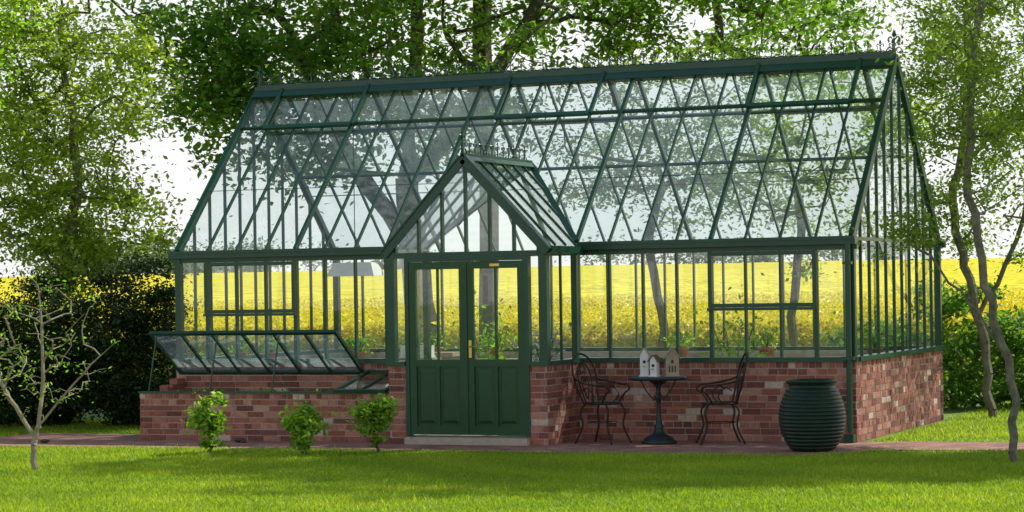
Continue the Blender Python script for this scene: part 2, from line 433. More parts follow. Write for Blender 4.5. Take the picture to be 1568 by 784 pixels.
# ------------------------------------------------------------ greenhouse
L, D, EH, RH, SH = 8.67, 4.39, 2.31, 4.50, 0.94
NB = 21; bw = L/NB
PX0, PX1, PY = 3.465, 5.374, -1.05
PC = (PX0+PX1)/2; PH = 3.28; PEH = 2.27
green = empty('greenhouse')
brick = MB(); mortar = MB()
def brick_face(p0, u, nrm, Lw, H, top=True):
    p0 = Vector(p0); u = Vector(u).normalized(); nrm = Vector(nrm).normalized()
    rh = 0.075
    nrow = int(round(H/rh)); rh = H/nrow
    for r in range(nrow):
        lastrow = top and r == nrow-1
        bl = 0.078 if lastrow else (0.225 if (r % 4) != 2 else 0.115)
        off = -random.random()*bl if r % 2 else -random.random()*bl*0.5
        s = off
        while s < Lw-0.01:
            a = max(s, 0); e = min(s+bl-0.012, Lw)
            if e-a > 0.02:
                out_ = 0.008+0.007*random.random()
                zz0 = r*rh+0.006+random.uniform(-0.002,0.002)
                v = random.random()
                if random.random() < 0.06: v = 1.0
                else: v = v*0.88
                brick.obox(p0+u*a+Vector((0,0,zz0))-nrm*0.004, u*(e-a), Vector((0,0,rh-0.012)), nrm*out_, v)
            s += bl
f = 0.035
mortar.box(-f, PX0+f, -f, 0.16, 0, SH-0.03); mortar.box(PX1-f, L+f, -f, 0.16, 0, SH-0.03)
mortar.box(L-0.16, L+f-0.001, 0.16, D+f, 0, SH-0.031); mortar.box(-f+0.001, 0.16, 0.16, D+f, 0, SH-0.031)
mortar.box(0.16, L-0.16, D-0.16, D+f-0.001, 0, SH-0.032)
brick_face((PX1+f,-f,0), (1,0,0), (0,-1,0), L-PX1, SH-0.03)
brick_face((0,-f,0), (1,0,0), (0,-1,0), PX0-f, SH-0.03)
brick_face((L+f,-f,0), (0,1,0), (1,0,0), D+2*f, SH-0.03)
brick_face((-f,D+f,0), (0,-1,0), (-1,0,0), D+2*f, SH-0.03)
brick_face((L,D+f,0), (-1,0,0), (0,1,0), L, SH-0.03)
DX0, DX1 = 3.68, 5.17
mortar.box(PX0-f, DX0-0.01, PY-f, PY+0.14, 0, SH-0.033); mortar.box(DX1+0.01, PX1+f, PY-f, PY+0.14, 0, SH-0.033)
mortar.box(PX0-f+0.001, PX0+0.12, PY+0.14, -f-0.001, 0, SH-0.034); mortar.box(PX1-0.12, PX1+f-0.001, PY+0.14, -f-0.001, 0, SH-0.034)
brick_face((PX0-f,PY-f,0), (1,0,0), (0,-1,0), DX0-PX0+f-0.01, SH-0.033)
brick_face((DX1+0.01,PY-f,0), (1,0,0), (0,-1,0), PX1-DX1+f-0.01, SH-0.033)
brick_face((PX1+f,PY-f,0), (0,1,0), (1,0,0), -PY, SH-0.033)
brick_face((PX0-f,0,0), (0,-1,0), (-1,0,0), -PY+f, SH-0.033)
CF = -0.91
mortar.box(-f, PX0-f-0.002, CF, CF+0.11, 0, 0.575)
brick_face((-f,CF,0), (1,0,0), (0,-1,0), PX0-0.002, 0.575)
for zc in range(8):
    z0_ = zc*0.0725
    brick.box(-f+.002, 0.08, CF+.112, -f-.004, z0_+0.001, z0_+0.068, random.random()*0.8)
    mortar.box(-f+.006, 0.076, CF+.113, -f-.005, z0_+0.0675, z0_+0.0735)
brick.box(-f+.002, 0.08, CF+.112+0.34, -f-.004, 0.582, 0.648, 0.35); brick.box(-f+.002, 0.08, CF+.112+0.58, -f-.004, 0.652, 0.72, 0.6)
brick_face((-f,0,0), (0,-1,0), (-1,0,0), -CF, 0.575)
brick.obj('brick_base', M_brick, green); mortar.obj('mortar_core', M_mortar, green)
sb = MB(); sb.box(0.08, PX0-f-0.003, CF+0.11, -f-0.002, 0.0, 0.36); sb.obj('coldframe_soil', M_soil, green)
sb = MB(); sb.box(0.16, L-0.16, 0.16, D-0.16, 0.0, 0.02); sb.box(PX0+0.12, PX1-0.12, PY+0.02, 0.16, 0, 0.10); sb.obj('floor', M_floor, green)
sb = MB(); sb.box(DX0-0.02, DX1+0.02, PY-0.13, PY+0.02, 0.0, 0.085); sb.obj('door_step', M_stone, green)

fr = MB(); gl = MB(); rg = MB(); lg = MB()
run = D/2; rise = RH-EH
def roofp(x, t, back=False):
    y = run*t
    return Vector((x, D-y if back else y, EH+rise*t))
sn = math.hypot(run, rise)
nF = Vector((0, -rise/sn, run/sn)); nB = Vector((0, rise/sn, run/sn))
def sill(x0,x1,y0,y1): fr.box(x0,x1,y0,y1,SH-0.03,SH+0.022)
sill(-0.06, PX0-0.02, -0.075, 0.06); sill(PX1+0.02, L+0.06, -0.075, 0.06)
fr.box(L-0.06, L+0.075, 0.06, D+0.06, SH-0.031, SH+0.021); fr.box(-0.075, 0.06, 0.06, D+0.06, SH-0.031, SH+0.021)
fr.box(0.06, L-0.06, D-0.06, D+0.075, SH-0.032, SH+0.02)
for (x,y) in [(0,0),(L,0),(0,D),(L,D)]:
    fr.box(x-0.04, x+0.04, y-0.04, y+0.04, SH+0.02, EH-0.03)
for (x0,x1) in [(-0.09, PX0-0.05),(PX1+0.05, L+0.07)]:
    fr.box(x0, x1, -0.11, 0.03, EH-0.085, EH-0.012)
    fr.box(x0, x1, -0.125, -0.105, EH-0.03, EH+0.008)
    fr.box(x0, x1, -0.03, 0.035, EH-0.14, EH-0.083)
fr.box(-0.09, L+0.09, D-0.03, D+0.11, EH-0.085, EH+0.0)
fr.box(-0.02, 0.02, 0.03, D-0.03, EH-0.04, EH); fr.box(L-0.02, L+0.02, 0.03, D-0.03, EH-0.04, EH)
for i in range(1, NB):
    x = i*bw
    w = 0.045 if i in (4, 17, 20, 1) else 0.026
    if x < PX0-0.1 or x > PX1+0.1:
        fr.box(x-w/2, x+w/2, -0.028, 0.03, SH+0.02, EH-0.13)
    fr.box(x-0.011, x+0.011, D-0.025, D+0.025, SH+0.02, EH-0.08)
def sash(x0, x1, z0, z1, y=-0.035, w=0.045):
    fr.box(x0, x1, y-0.03, y+0.001, z0, z0+w); fr.box(x0, x1, y-0.03, y+0.001, z1-w, z1)
    fr.box(x0, x0+w, y-0.029, y+0.0015, z0+w, z1-w); fr.box(x1-w, x1, y-0.029, y+0.0015, z0+w, z1-w)
    fr.box(x0-0.01, x1+0.01, y-0.045, y+0.002, z0-0.035, z0-0.002)
sash(bw*17-0.02, bw*20+0.02, 1.53, EH-0.145); sash(bw*1-0.02, bw*4+0.02, 1.53, EH-0.145)
gl.add([(0,0.001,SH),(PX0,0.001,SH),(PX0,0.001,EH-0.05),(0,0.001,EH-0.05)], [(0,1,2,3)])
gl.add([(PX1,0.001,SH),(L,0.001,SH),(L,0.001,EH-0.05),(PX1,0.001,EH-0.05)], [(0,1,2,3)])
gl.add([(0,D,SH),(L,D,SH),(L,D,EH-0.05),(0,D,EH-0.05)], [(3,2,1,0)])
heavy = {0, 4, 8, 13, 17, 21}
def hole(x):
    dx = abs(x-PC); hw = (PX1-PX0)/2
    if dx >= hw: return 0.0
    return (PH-EH)*(1-dx/hw)/rise
for i in range(NB+1):
    x = i*bw; hv = i in heavy
    w = 0.04 if hv else 0.022; d = 0.06 if hv else 0.04
    if i in (0, NB): w = 0.05; d = 0.08
    fr.bar(roofp(x, hole(x)), roofp(x, 1), w, d, nF)
    fr.bar(roofp(x, 0, True), roofp(x, 1, True), w, d, nB)
TV = 0.75
for bk, nn in ((False, nF), (True, nB)):
    fr.bar(roofp(0, TV, bk)+nn*0.002, roofp(L, TV, bk)+nn*0.002, 0.03, 0.045, nn)
    if bk:
        fr.bar(roofp(0, 0.365, bk)+nn*0.01, roofp(L, 0.365, bk)+nn*0.01, 0.009, 0.012, nn)
        fr.bar(roofp(0, 0.5, bk)-nn*0.06, roofp(L, 0.5, bk)-nn*0.06, 0.03, 0.03, nn)
    for a in (1, 9, 17):
        x0 = a*bw-0.02; x1 = (a+3)*bw+0.02; o = nn*0.055
        fr.bar(roofp(x0, TV-0.02, bk)+o, roofp(x1, TV-0.02, bk)+o, 0.06, 0.04, nn)
        fr.bar(roofp(x0, TV-0.02, bk)+o*1.02, roofp(x0, 0.985, bk)+o*1.02, 0.045, 0.042, nn)
        fr.bar(roofp(x1, TV-0.02, bk)+o*1.02, roofp(x1, 0.985, bk)+o*1.02, 0.045, 0.042, nn)
for i in range(NB):
    x0 = i*bw+0.013; x1 = (i+1)*bw-0.013
    tt = 0.36
    if tt > max(hole(x0), hole(x1)) + 0.02:
        fr.bar(roofp(x0, tt)+nF*0.004, roofp(x1, tt)+nF*0.004, 0.006, 0.006, nF)
fr.box(-0.02, L+0.02, run-0.10, run+0.10, RH-0.03, RH+0.04)
fr.box(-0.02, L+0.02, run-0.03, run+0.03, RH+0.04, RH+0.065)
fr.bar(roofp(-0.02,0.955)+nF*0.05, roofp(L+0.02,0.955)+nF*0.05, 0.13, 0.02, nF)
fr.bar(roofp(-0.02,0.955,True)+nB*0.05, roofp(L+0.02,0.955,True)+nB*0.05, 0.13, 0.02, nB)
for i in (4, 8, 13, 17):
    x = i*bw
    fr.bar((x, run*0.5, EH+rise*0.5-0.06), (x, D-run*0.5, EH+rise*0.5-0.06), 0.03, 0.04)
NG = 11; gw = D/NG
for x, sx in ((0,-1),(L,1)):
    for j in range(1, NG):
        y = j*gw; t = min(y, D-y)/run
        fr.box(x-0.018, x+0.018, y-0.011, y+0.011, SH+0.02, EH+rise*t-0.02)
    fr.bar((x+sx*0.03, -0.06, EH-0.06+0.0), (x+sx*0.03, run, RH), 0.02, 0.11, nF)
    fr.bar((x+sx*0.03, D+0.06, EH-0.06), (x+sx*0.03, run, RH), 0.02, 0.11, nB)
    gl.add([(x,0,SH),(x,D,SH),(x,D,EH),(x,run,RH),(x,0,EH)], [(0,1,2,3,4)])
hw = (PX1-PX0)/2; tH = (PH-EH)/rise
o = nF*0.003
rg.add([roofp(0,0)+o, roofp(PX0,0)+o, roofp(PX0,1)+o, roofp(0,1)+o], [(0,1,2,3)])
rg.add([roofp(PX0,0)+o, roofp(PC,tH)+o, roofp(PC,1)+o, roofp(PX0,1)+o], [(0,1,2,3)])
rg.add([roofp(PC,tH)+o, roofp(PX1,0)+o, roofp(PX1,1)+o, roofp(PC,1)+o], [(0,1,2,3)])
rg.add([roofp(PX1,0)+o, roofp(L,0)+o, roofp(L,1)+o, roofp(PX1,1)+o], [(0,1,2,3)])
rg.add([roofp(0,0,True), roofp(L,0,True), roofp(L,1,True), roofp(0,1,True)], [(3,2,1,0)])
fr.bar(roofp(PX1,0)+nF*0.03, roofp(PC,tH)+nF*0.03, 0.07, 0.03, nF); fr.bar(roofp(PX0,0)+nF*0.03, roofp(PC,tH)+nF*0.03, 0.07, 0.03, nF)
# ---- porch
for x in (PX0, PX1):
    fr.box(x-0.05, x+0.05, PY-0.05, PY+0.05, SH-0.028, PEH-0.02)
    fr.box(x-0.035, x+0.035, -0.12, -0.046, SH+0.02, PEH-0.02)
    fr.box(x-0.06, x+0.06, PY+0.05, -0.076, SH-0.029, SH+0.019)
    fr.box(x-0.013, x+0.013, PY/2-0.03, PY/2+0.0, SH+0.019, PEH-0.05)
    s = 1 if x > PC else -1
    fr.box(min(x+s*0.02, x+s*0.12), max(x+s*0.02, x+s*0.12), PY-0.02, -0.12, PEH-0.085, PEH-0.004)
    gl.add([(x,PY,SH),(x,0,SH),(x,0,PEH),(x,PY,PEH)], [(0,1,2,3)])
for (a, b_) in ((PX0-0.06, DX0-0.03),(DX1+0.03, PX1+0.06)):
    fr.box(a, b_, PY-0.075, PY+0.051, SH-0.031, SH+0.018)
fr.box(DX0-0.03, DX0+0.02, PY-0.055, PY+0.04, 0.10, 2.16); fr.box(DX1-0.02, DX1+0.03, PY-0.055, PY+0.04, 0.10, 2.16)
fr.box(DX0+0.02, DX1-0.02, PY-0.054, PY+0.039, 2.11, 2.16)
fr.box(PX0+0.05, PX1-0.05, PY-0.058, PY+0.045, 2.16, 2.215)
ps = (PH-PEH)/hw
for k in range(-3, 4):
    x = PC+k*0.298
    zt = PH-abs(x-PC)*ps-0.06
    if zt > 2.25: fr.box(x-0.014, x+0.014, PY-0.03, PY+0.03, 2.215, zt)
gl.add([(PX0,PY,2.2),(PX1,PY,2.2),(PX1,PY,PEH),(PC,PY,PH),(PX0,PY,PEH)], [(0,1,2,3,4)])
gl.add([(PX0,PY,SH),(DX0,PY,SH),(DX0,PY,2.2),(PX0,PY,2.2)], [(0,1,2,3)])
gl.add([(DX1,PY,SH),(PX1,PY,SH),(PX1,PY,2.2),(DX1,PY,2.2)], [(0,1,2,3)])
for s in (-1, 1):
    e = Vector((PC+s*(hw+0.07), PY-0.06, PEH-0.075)); a = Vector((PC, PY-0.06, PH))
    nn = Vector((s*ps, 0, 1)).normalized()
    fr.bar(e, a, 0.03, 0.10, nn)
    fr.bar(e+nn*0.05+Vector((0,0.03,0)), a+nn*0.05+Vector((0,0.03,0)), 0.12, 0.02, nn)
    yb = run*tH
    for k in range(0, 6):
        yk = PY+0.02+k*0.33
        if yk <= 0: bot = 1.0
        else:
            tm = yk/run; bot = 1-(tm*rise)/(PH-PEH)
            if bot < 0.08: continue
        p1 = Vector((PC, yk, PH)); p2 = Vector((PC+s*hw*bot, yk, PH-(PH-PEH)*bot))
        fr.bar(p1+nn*0.012, p2+nn*0.012, 0.022, 0.03, nn)
    lg.add([(PC,PY,PH+.002),(PC+s*hw,PY,PEH+.002),(PC+s*hw,0,PEH+.002),(PC,yb,PH+.002)], [(0,1,2,3) if s < 0 else (3,2,1,0)])
    fr.bar(Vector((PC+s*0.03, PY-0.08, PH+0.02)), Vector((PC+s*0.03, yb+0.02, PH+0.02)), 0.11, 0.018, nn)
fr.box(PC-0.025, PC+0.025, PY-0.08, run*tH-0.02, PH+0.01, PH+0.07)
# cold-frame lights
hx0, hx1 = 0.02, 2.60
hinge = lambda x: Vector((x, -0.06, 0.80)); free = lambda x: Vector((x, -0.76, 1.30))
nl = Vector((0, 0.50, 0.70)).normalized()
fr.bar(hinge(hx0), hinge(hx1), 0.05, 0.04, nl); fr.bar(free(hx0), free(hx1), 0.05, 0.04, nl)
for k in range(7):
    x = hx0+0.02+(hx1-hx0-0.04)*k/6
    fr.bar(hinge(x), free(x), 0.035 if k in (0,6) else 0.026, 0.042, nl)
lg.add([hinge(hx0), hinge(hx1), free(hx1), free(hx0)], [(0,1,2,3)])
for x in (hx0+0.05, hx0+0.9, hx0+1.75):
    fr.bar((x, -0.88, 0.60), (x+0.05, -0.76, 1.29), 0.014, 0.014, (0,1,0))
c0 = lambda x: Vector((x, -0.07, 0.80)); c1 = lambda x: Vector((x, -0.95, 0.61))
nc = Vector((0, -0.19, 0.88)).normalized()
for x in (2.66, 2.98, 3.30): fr.bar(c0(x), c1(x), 0.045 if x != 2.98 else 0.025, 0.035, nc)
fr.bar(c0(2.64), c0(3.32), 0.05, 0.036, nc); fr.bar(c1(2.64), c1(3.32), 0.05, 0.036, nc)
lg.add([c0(2.66), c0(3.3), c1(3.3), c1(2.66)], [(0,1,2,3)])
fr.box(-0.05, PX0-0.04, CF-0.03, CF+0.05, 0.576, 0.598)
fr.obj('frame', M_paint, green); gl.obj('wall_glazing', M_glass, green); rg.obj('roof_glazing', M_roofglass, green); lg.obj('lid_and_porch_glazing', M_lidglass, green)
dp = MB(); dp.tube([(L-0.02,-0.10,EH-0.08),(L-0.02,-0.10,0.12)], 0.033, 12)
dp.box(L-0.09, L+0.05, -0.16, -0.04, 0.93, 0.97); dp.box(L-0.07, L+0.03, -0.15, -0.05, 2.0, 2.03)
dp.box(L-0.075, L+0.035, -0.18, -0.05, 0.007, 0.10); dp.obj('downpipe', M_paint, green)
dr = MB(); dg = MB(); y0 = PY-0.045; y1 = PY-0.003
mid = (DX0+DX1)/2; gap = 0.004
for (a, b_) in ((DX0+0.022, mid-gap), (mid+gap, DX1-0.022)):
    zt, zb = 2.106, 0.115; st = 0.085
    dr.box(a, a+st, y0, y1, zb, zt); dr.box(b_-st, b_, y0, y1, zb, zt)
    dr.box(a+st, b_-st, y0+.001, y1, zt-0.085, zt); dr.box(a+st, b_-st, y0+.001, y1, zb, zb+0.10); dr.box(a+st, b_-st, y0+.001, y1, 0.90, 0.98)
    c = (a+b_)/2
    dr.box(c-0.011, c+0.011, y0+.003, y1, 0.98, zt-0.085); dr.box(c-0.016, c+0.016, y0+.003, y1, zb+0.10, 0.90)
    for (pa, pb) in ((a+st, c-0.016), (c+0.016, b_-st)):
        dr.box(pa, pb, y0+0.022, y1-0.002, zb+0.10, 0.90)
        o_ = [(pa+.03, y0+.0215, zb+.13), (pb-.03, y0+.0215, zb+.13), (pb-.03, y0+.0215, .87), (pa+.03, y0+.0215, .87)]
        i_ = [(pa+.055, y0+.010, zb+.165), (pb-.055, y0+.010, zb+.165), (pb-.055, y0+.010, .835), (pa+.055, y0+.010, .835)]
        dr.add(o_+i_, [(4,5,6,7),(0,1,5,4),(1,2,6,5),(2,3,7,6),(3,0,4,7)])
    dg.add([(a+st,PY-0.02,0.98),(b_-st,PY-0.02,0.98),(b_-st,PY-0.02,zt-.085),(a+st,PY-0.02,zt-.085)], [(0,1,2,3)])
dr.box(mid-0.03, mid+0.012, y0-0.012, y0-0.001, 0.13, 2.10)
dr.obj('double_door', M_paint_door, green); dg.obj('door_glazing', M_glass, green)
hd = MB()
hd.box(mid+0.03, mid+0.065, y0-0.010, y0-0.0005, 1.0, 1.2)
hd.tube(smooth_pts([(mid+0.047,y0-0.008,1.13),(mid+0.047,y0-0.05,1.13),(mid+0.07,y0-0.055,1.13),(mid+0.14,y0-0.05,1.125)],4), 0.009, 8)
hd.box(mid+0.30, mid+0.42, y0-0.003, y0+0.0005, 2.045, 2.075)
hd.obj('door_handle', M_brass, green)
cr = MB()
def finial(x, y, z, h, ax):
    ax = Vector(ax); u = Vector((0,0,1)); p = Vector((x,y,z))
    nn = ax.cross(u)
    cr.bar(p, p+u*h*0.62, h*0.07, h*0.07, nn)
    q = p+u*h*0.62
    cr.add([q-ax*0.0, q+ax*h*0.11+u*h*0.14, q+u*h*0.40, q-ax*h*0.11+u*h*0.14, q+nn*h*0.04+u*h*0.15, q-nn*h*0.04+u*h*0.15],
           [(0,1,4),(1,2,4),(2,3,4),(3,0,4),(1,0,5),(2,1,5),(3,2,5),(0,3,5)])
    for s in (-1,1):
        cr.tube(smooth_pts([q-u*h*0.1, q+ax*s*h*0.16+u*h*0.06, q+ax*s*h*0.26-u*h*0.06, q+ax*s*h*0.2-u*h*0.14],3), h*0.035, 4)
        cr.tube(smooth_pts([p+u*h*0.1, p+ax*s*h*0.2+u*h*0.22, p+ax*s*h*0.34+u*h*0.10, p+ax*s*h*0.36],3), h*0.028, 4)
n_f = 58
for i in range(n_f): finial(0.02+i*(L-0.04)/(n_f-1), run, RH+0.06, 0.165, (1,0,0))
for i in range(12): finial(PC, PY-0.04+i*0.168, PH+0.065, 0.19, (0,1,0))
cr.tube([(0,run,RH+0.075),(L,run,RH+0.075)], 0.008, 5)
for x in (0, L): finial(x, run, RH+0.06, 0.28, (1,0,0))
finial(PC, PY-0.07, PH+0.06, 0.32, (0,1,0))
cr.obj('ridge_cresting', M_paint, green)

# ---- interior contents
def bench(x0, x1, y0, legs, zt=0.80):
    stg = MB()
    for k in range(9): stg.box(x0, x1, y0+k*0.095, y0+0.07+k*0.095, zt, zt+0.025)
    stg.box(x0, x1, y0+0.005, y0+0.03, zt-0.06, zt-0.001)
    for x in legs:
        for y in (y0+0.05, y0+0.75): stg.box(x, x+0.05, y, y+0.05, 0.02, zt)
    stg.obj('staging_bench', M_wood)
bench(0.3, 3.3, 3.35, (0.35, 1.3, 2.3, 3.2)); bench(5.0, 8.35, 3.35, (5.05, 6.1, 7.2, 8.25))
bench(0.25, 2.6, 0.30, (0.3, 1.4, 2.5), 0.88)
def pot_plant(x, y, z, r, h, n, spread, mat, ph=0.3, seed=1):
    rng = np.random.default_rng(seed)
    e = empty('potted_plant')
    pm = MB(); pm.lathe([(0.001,0),(r*0.7,0),(r*0.95,h*0.8),(r*1.08,h*0.8),(r*1.1,h),(r*0.92,h),(r*0.85,h*0.85),(0.001,h*0.85)], (x,y,z), 20)
    pm.obj('pot', M_terra, e, True)
    st = MB()
    for k in range(8):
        a = k*0.785+seed; rr = spread*0.5
        st.tube(smooth_pts([(x,y,z+h*.8),(x+math.cos(a)*rr*.4,y+math.sin(a)*rr*.4,z+h+ph*.5),(x+math.cos(a)*rr,y+math.sin(a)*rr,z+h+ph)],3), 0.004, 4)
    st.obj('stems', M_leafdark, e)
    P = rng.normal(size=(n,3))*np.array([spread*.4, spread*.4, ph*.35])+np.array([x,y,z+h+ph*.6])
    np_obj('leaves', leaf_geo(P, 0.07, rng), 4, rng.random(n), mat, e)
for i,(x,y) in enumerate([(0.6,3.7),(1.9,3.6),(2.7,3.8),(5.4,3.7),(6.6,3.6),(8.0,3.7)]):
    pot_plant(x, y, 0.827, random.uniform(.08,.12), random.uniform(.12,.18), 110, random.uniform(.2,.35), M_leafbright, random.uniform(.12,.3), i+2)
for i,x in enumerate((0.5, 0.95, 2.2)):
    pot_plant(x, 0.65, 0.907, 0.08, 0.12, 90, 0.22, M_leafbright, 0.14, i+30)
pot_plant(4.75, 0.35, 0.66, 0.13, 0.2, 260, 0.34, M_flower, 0.3, 40)
pt = MB(); pt.lathe([(0.001,0),(0.2,0),(0.03,0.05),(0.03,0.6),(0.22,0.62),(0.22,0.638),(0.001,0.638)], (4.75,0.35,0.021), 20); pt.obj('plant_stand', M_iron)
pot_plant(3.95, 0.6, 0.021, 0.2, 0.35, 420, 0.5, M_leafbright, 0.9, 50)
pot_plant(6.9, 1.2, 0.021, 0.2, 0.35, 420, 0.5, M_leafbright, 0.9, 51)
lm = empty('hanging_lamp')
q = MB(); q.add([(1.10,1.9,1.98),(1.80,1.9,1.98),(1.80,2.25,1.98),(1.10,2.25,1.98),(1.18,1.98,2.16),(1.72,1.98,2.16),(1.72,2.17,2.16),(1.18,2.17,2.16)],
      [(4,5,6,7),(0,1,5,4),(1,2,6,5),(2,3,7,6),(3,0,4,7)]); q.obj('shade', M_white, lm)
q = MB(); q.tube([(1.45,2.07,2.16),(1.45,2.07,4.4)], 0.006, 5); q.obj('cord', M_iron, lm)
q = MB()
q.box(3.0,3.28,1.0,1.35,0.02,0.95); q.box(2.95,3.33,0.95,1.4,0.95,1.0); q.obj('potting_cabinet', M_wood)
q = MB()
q.box(2.85,3.2,0.45,0.47,0.97,1.10); q.box(2.85,3.2,0.68,0.70,0.97,1.10); q.box(2.85,2.87,0.47,0.68,0.97,1.10); q.box(3.18,3.2,0.47,0.68,0.97,1.10); q.box(2.84,3.21,0.44,0.71,0.95,0.97)
q.obj('white_seed_box', M_white)
q = MB(); q.box(2.80,3.25,0.35,0.80,0.90,0.948)
for x in (2.82,3.19):
    for y in (0.37,0.74): q.box(x,x+0.04,y,y+0.04,0.021,0.90)
q.obj('side_table', M_wood)

P = np.stack([RNG.uniform(0.15,3.3,500), RNG.uniform(-0.78,-0.1,500), RNG.uniform(0.38,0.6,500)],1)
np_obj('coldframe_seedlings', leaf_geo(P, 0.06, RNG), 4, RNG.random(500), M_leafbright)

# ---- bistro table
tb = empty('bistro_table'); TX, TY = 6.56, -0.58
q = MB(); q.lathe([(0.001,0.725),(0.30,0.725),(0.325,0.735),(0.33,0.75),(0.325,0.762),(0.30,0.765),(0.001,0.765)], (TX,TY,0), 40); q.obj('table_top', M_ironb, tb, True)
q = MB(); q.lathe([(0.001,0.007),(0.20,0.007),(0.205,0.03),(0.17,0.05),(0.16,0.075),(0.10,0.10),(0.06,0.13),(0.045,0.17),(0.06,0.20),(0.04,0.23),(0.028,0.30),(0.022,0.45),(0.032,0.50),(0.05,0.53),(0.035,0.56),(0.022,0.60),(0.03,0.66),(0.09,0.70),(0.12,0.724)], (TX,TY,0), 28)
for k in range(4):
    a = k*math.pi/2+0.4
    q.tube(smooth_pts([(TX+math.cos(a)*0.05,TY+math.sin(a)*0.05,0.5),(TX+math.cos(a)*0.12,TY+math.sin(a)*0.12,0.58),(TX+math.cos(a)*0.2,TY+math.sin(a)*0.2,0.72)],4), 0.008, 6)
q.obj('pedestal', M_ironb, tb, True)
def chair(cx, cy, ang):
    e = empty('garden_chair'); q = MB(); r = 0.0115
    ca, sa = math.cos(ang), math.sin(ang)
    def T(p): return Vector((cx+p[0]*ca-p[1]*sa, cy+p[0]*sa+p[1]*ca, p[2]+0.006))
    def tb_(pts, rr=r, k=6, close=False): q.tube([T(p) for p in smooth_pts(pts, k, close)], rr, 6, close=close)
    ring = [(0.2*math.cos(a), 0.2*math.sin(a), 0.455) for a in np.linspace(0, 2*math.pi, 12, endpoint=False)]
    tb_(ring, 0.013, 3, True)
    for sx, sy in ((1,1),(1,-1),(-1,1),(-1,-1)):
        tb_([(0.14*sx,0.14*sy,0.455),(0.19*sx,0.17*sy,0.36),(0.17*sx,0.16*sy,0.2),(0.25*sx,0.2*sy,0.0)])
    tb_([(0.17*math.cos(a), 0.165*math.sin(a), 0.24) for a in np.linspace(0,2*math.pi,8,endpoint=False)], 0.006, 3, True)
    tb_([(-0.16,0.14,0.45),(-0.21,0.20,0.62),(-0.25,0.225,0.80),(-0.29,0.16,0.95),(-0.31,0,1.02),(-0.29,-0.16,0.95),(-0.25,-0.225,0.80),(-0.21,-0.20,0.62),(-0.16,-0.14,0.45)])
    tb_([(-0.19,0.06,0.46),(-0.22,0.11,0.62),(-0.25,0.13,0.76),(-0.28,0.08,0.88),(-0.29,0,0.92),(-0.28,-0.08,0.88),(-0.25,-0.13,0.76),(-0.22,-0.11,0.62),(-0.19,-0.06,0.46)], 0.008)
    for s in (-1,1):
        tb_([(-0.2,0,0.50),(-0.23,0.06*s,0.64),(-0.255,0.05*s,0.75),(-0.25,0.01*s,0.74),(-0.245,0.02*s,0.69)], 0.007)
        tb_([(-0.29,0,0.92),(-0.28,0.05*s,0.85),(-0.265,0.03*s,0.79),(-0.27,0.005*s,0.82)], 0.006)
        tb_([(-0.235,0.215*s,0.74),(-0.12,0.26*s,0.70),(0.06,0.27*s,0.67),(0.19,0.24*s,0.66),(0.23,0.20*s,0.61),(0.18,0.19*s,0.57),(0.13,0.18*s,0.5),(0.11,0.165*s,0.455)])
        tb_([(0.0,0.20*s,0.455),(0.05,0.25*s,0.55),(-0.03,0.26*s,0.64),(-0.10,0.25*s,0.6)], 0.007)
    q.obj('wrought_frame', M_iron, e, True)
    q = MB()
    for k in range(-6, 7):
        t = k*0.03; h_ = math.sqrt(max(0, 0.198**2-t*t))
        q.tube([T((t,-h_,0.458)), T((t,h_,0.458))], 0.006, 4); q.tube([T((-h_,t,0.462)), T((h_,t,0.462))], 0.006, 4)
    q.obj('seat', M_iron, e)
chair(5.90, -0.62, -0.25); chair(7.26, -0.50, math.pi+0.45)

def birdhouse(x, y, w, d, h, rh, wall, roof, ang=0.0, slots=False):
    e = empty('birdhouse'); q = MB()
    q.box(-w/2, w/2, -d/2, d/2, 0.012, h); q.box(-w/2-0.012, w/2+0.012, -d/2-0.012, d/2+0.012, 0, 0.012)
    q.add([(-w/2,-d/2,h),(w/2,-d/2,h),(0,-d/2,h+rh),(-w/2,d/2,h),(w/2,d/2,h),(0,d/2,h+rh)], [(0,1,2),(5,4,3)])
    q.obj('walls', wall, e)
    q = MB()
    for s in (-1,1):
        nn = Vector((s*rh,0,w/2)).normalized()
        q.obox(Vector((0,-d/2-0.015,h+rh))+nn*0.002, Vector((s*(w/2+0.018),0,-rh*(1+0.036/w))), Vector((0,d+0.03,0)), nn*0.010)
    q.obj('roof', roof, e)
    q = MB()
    if slots:
        for k in (-1,0,1): q.box(k*w*0.22-0.006, k*w*0.22+0.006, -d/2-0.003, -d/2+0.004, 0.05, h*0.55)
        q.box(-0.012, 0.012, -d/2-0.003, -d/2+0.004, h*0.68, h*0.85)
    else:
        q.tube([(0,-d/2-0.002,h*0.66),(0,-d/2+0.006,h*0.66)], 0.018, 12); q.tube([(0,-d/2-0.04,h*0.45),(0,-d/2+0.01,h*0.45)], 0.005, 6)
    q.obj('entrance', M_iron, e)
    e.location = (x, y, 0.766); e.rotation_euler = (0,0,ang)
birdhouse(TX-0.17, TY+0.02, 0.095, 0.09, 0.25, 0.07, M_white, M_wood, 0.3)
birdhouse(TX-0.02, TY-0.06, 0.08, 0.08, 0.19, 0.05, M_white, M_roofbrown, -0.1)
birdhouse(TX+0.17, TY+0.0, 0.15, 0.11, 0.22, 0.10, M_wood, M_wood, 0.35, True)

